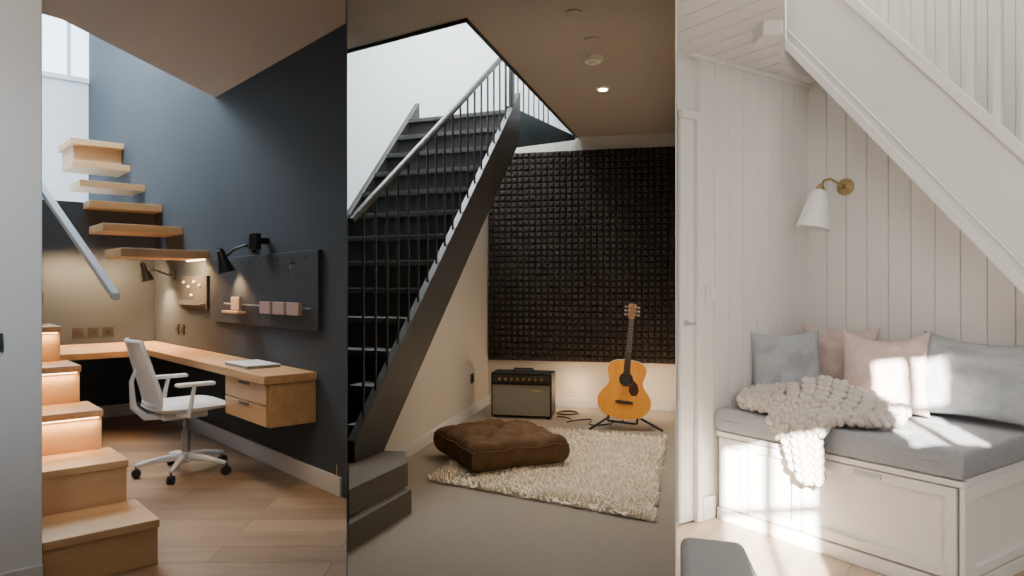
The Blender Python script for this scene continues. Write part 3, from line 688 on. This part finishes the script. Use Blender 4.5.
# white stair
ws=empty('white_staircase',F3.p(.9,.2,1.5)); top(ws,'white painted staircase with deep stringer and square balusters','staircase')
zl=lambda u:2.54-1.19*(u-.089)
off=F3.p(0,-.04,0)-F3.p(0,0,0)
mk('stringer',G().prism([F3.p(.10,.35,zl(.10)),F3.p(1.75,.35,zl(1.75)),F3.p(1.75,.35,zl(1.75)+.60),F3.p(.10,.35,zl(.10)+.60)],off),m_wp2,ws,bevel=.003)
for k0,k1,tk in ((-.015,.05,.018),(.09,.105,.010),(.54,.61,.024)):
    oo=F3.p(0,tk,0)-F3.p(0,0,0)
    mk('moulding',G().prism([F3.p(.10,.35,zl(.10)+k0),F3.p(1.75,.35,zl(1.75)+k0),F3.p(1.75,.35,zl(1.75)+k1),F3.p(.10,.35,zl(.10)+k1)],oo),m_wp2,ws,bevel=.004)
mk('soffit',G().prism([F3.p(.10,.31,zl(.10)+.02),F3.p(1.75,.31,zl(1.75)+.02),F3.p(1.75,.31,zl(1.75)+.05),F3.p(.10,.31,zl(.10)+.05)],F3.p(0,-.30,0)-F3.p(0,0,0)),m_wp2,ws)
for i in range(9):
    u=.2+i*.168; z=zl(u)+.22
    mk('tread',G().box(F3,u-.02,u+.19,.01,.30,z-.03,z),m_wp2,ws)
mk('handrail',G().prism([F3.p(.15,.355,zl(.15)+1.42),F3.p(1.75,.355,zl(1.75)+1.42),F3.p(1.75,.355,zl(1.75)+1.48),F3.p(.15,.355,zl(.15)+1.48)],F3.p(0,-.05,0)-F3.p(0,0,0)),m_wp2,ws,bevel=.01)
for i in range(14):
    u=.28+i*.105
    mk('baluster',G().box(F3,u-.016,u+.016,.315,.347,zl(u)+.58,zl(u)+1.43),m_wp2,ws,bevel=.003)

# ================================================================= LIGHTS
def area(name,loc,tgt,size,energy,color,sy=None):
    L=D.lights.new(name,'AREA'); L.energy=energy; L.size=size; L.color=color
    if sy: L.shape='RECTANGLE'; L.size_y=sy
    o=D.objects.new(name,L); COL.objects.link(o); o.location=V(loc); o.rotation_euler=(V(tgt)-V(loc)).to_track_quat('-Z','Y').to_euler(); return o
def point(name,loc,e,c,r=.05):
    L=D.lights.new(name,'POINT'); L.energy=e; L.color=c; L.shadow_soft_size=r
    o=D.objects.new(name,L); COL.objects.link(o); o.location=V(loc); return o
def spot(name,loc,tgt,e,c,size,blend=.8,r=.05):
    L=D.lights.new(name,'SPOT'); L.energy=e; L.color=c; L.spot_size=size; L.spot_blend=blend; L.shadow_soft_size=r
    o=D.objects.new(name,L); COL.objects.link(o); o.location=V(loc); o.rotation_euler=(V(tgt)-V(loc)).to_track_quat('-Z','Y').to_euler(); return o
cool=(.78,.90,1.0); warm=(1,.60,.29)
area('skylight_office',F1.p(-.3,1.2,4.55),F1.p(-.3,1.2,0),2.2,330,cool,2.2)
area('office_fill_light',(-1.5,1.9,2.68),(-1.5,2.3,0),1.0,18,(1,.87,.74))  # added soft fill near the camera, no fixture on this ceiling
spot('entry_fill_light',(-1.0,.6,2.2),(-2.0,2.6,1.3),90,(.82,.91,1),.8,1,.2)  # added cool fill to lift the white entry wall
spot('office_downlight',(-1.5,3.4,2.69),(-1.7,3.9,0),105,(1,.74,.48),1.05,1,.08)
area('tread_led',F1.p(1.25,.22,1.42),F1.p(1.05,.03,.7),.45,32,warm,.3)
area('nook_led',F1.p(.28,.55,1.45),F1.p(.0,.5,.8),.8,26,warm,.06)
for i in (2,3,4):
    t=4.02-run*i; area('step_led',F1.p(t+.01,1.07+.035*i+.2,rise*(i+1)-.045),F1.p(t+.10,1.07+.035*i+.2,0),.35,1.5,warm,.02)
area('skylight_music',(-1.0,5.9,4.5),(-.9,6.2,0),1.5,165,(.88,.95,1))
area('stair_daylight',(-.75,4.9,3.9),(-.6,5.1,1.5),.5,20,(.92,.96,1))
spot('downlight',(.69,5.32,2.69),(.69,5.32,0),125,(1,.76,.50),1.9,1)
spot('downlight',(.10,3.5,2.69),(-.05,3.7,0),26,(1,.76,.52),1.8)
point('music_floor_glow',(.62,6.85,.22),4,(1,.66,.36),.06)
point('music_floor_glow',(1.25,6.6,.25),5,(1,.66,.36),.06)
point('music_fill_light',(.4,4.2,1.8),5,(1,.78,.56),.2)  # added fill in mid-air to raise the ceiling tone, no lamp here
area('nook_window_light',(1.1,-.3,1.7),(1.4,3.2,1.0),1.2,30,(1,.98,.95))
area('nook_shaft_light',(1.9,3.2,4.0),(1.9,3.3,2),.8,26,(1,.98,.95))
area('nook_fill_light',(1.5,2.0,2.36),(1.5,2.2,0),1.0,6,(1,.97,.93))  # added fill for the nook, its ceiling has no fixture
L=D.lights.new('sun','SUN'); L.energy=95; L.angle=.01; L.color=(1,.93,.83)
o=D.objects.new('sun',L); COL.objects.link(o); o.rotation_euler=V((.2,.8,-.30)).to_track_quat('-Z','Y').to_euler()
w=D.worlds.new('w'); SC.world=w; w.use_nodes=True; w.node_tree.nodes['Background'].inputs[0].default_value=(.75,.87,1,1); w.node_tree.nodes['Background'].inputs[1].default_value=.8

cam=D.cameras.new('camera'); co=D.objects.new('camera',cam); COL.objects.link(co)
co.location=(0,0,1.2); co.rotation_euler=(math.pi/2,0,0); cam.sensor_width=36; cam.lens=36*700/1024; cam.clip_start=.05
SC.camera=co
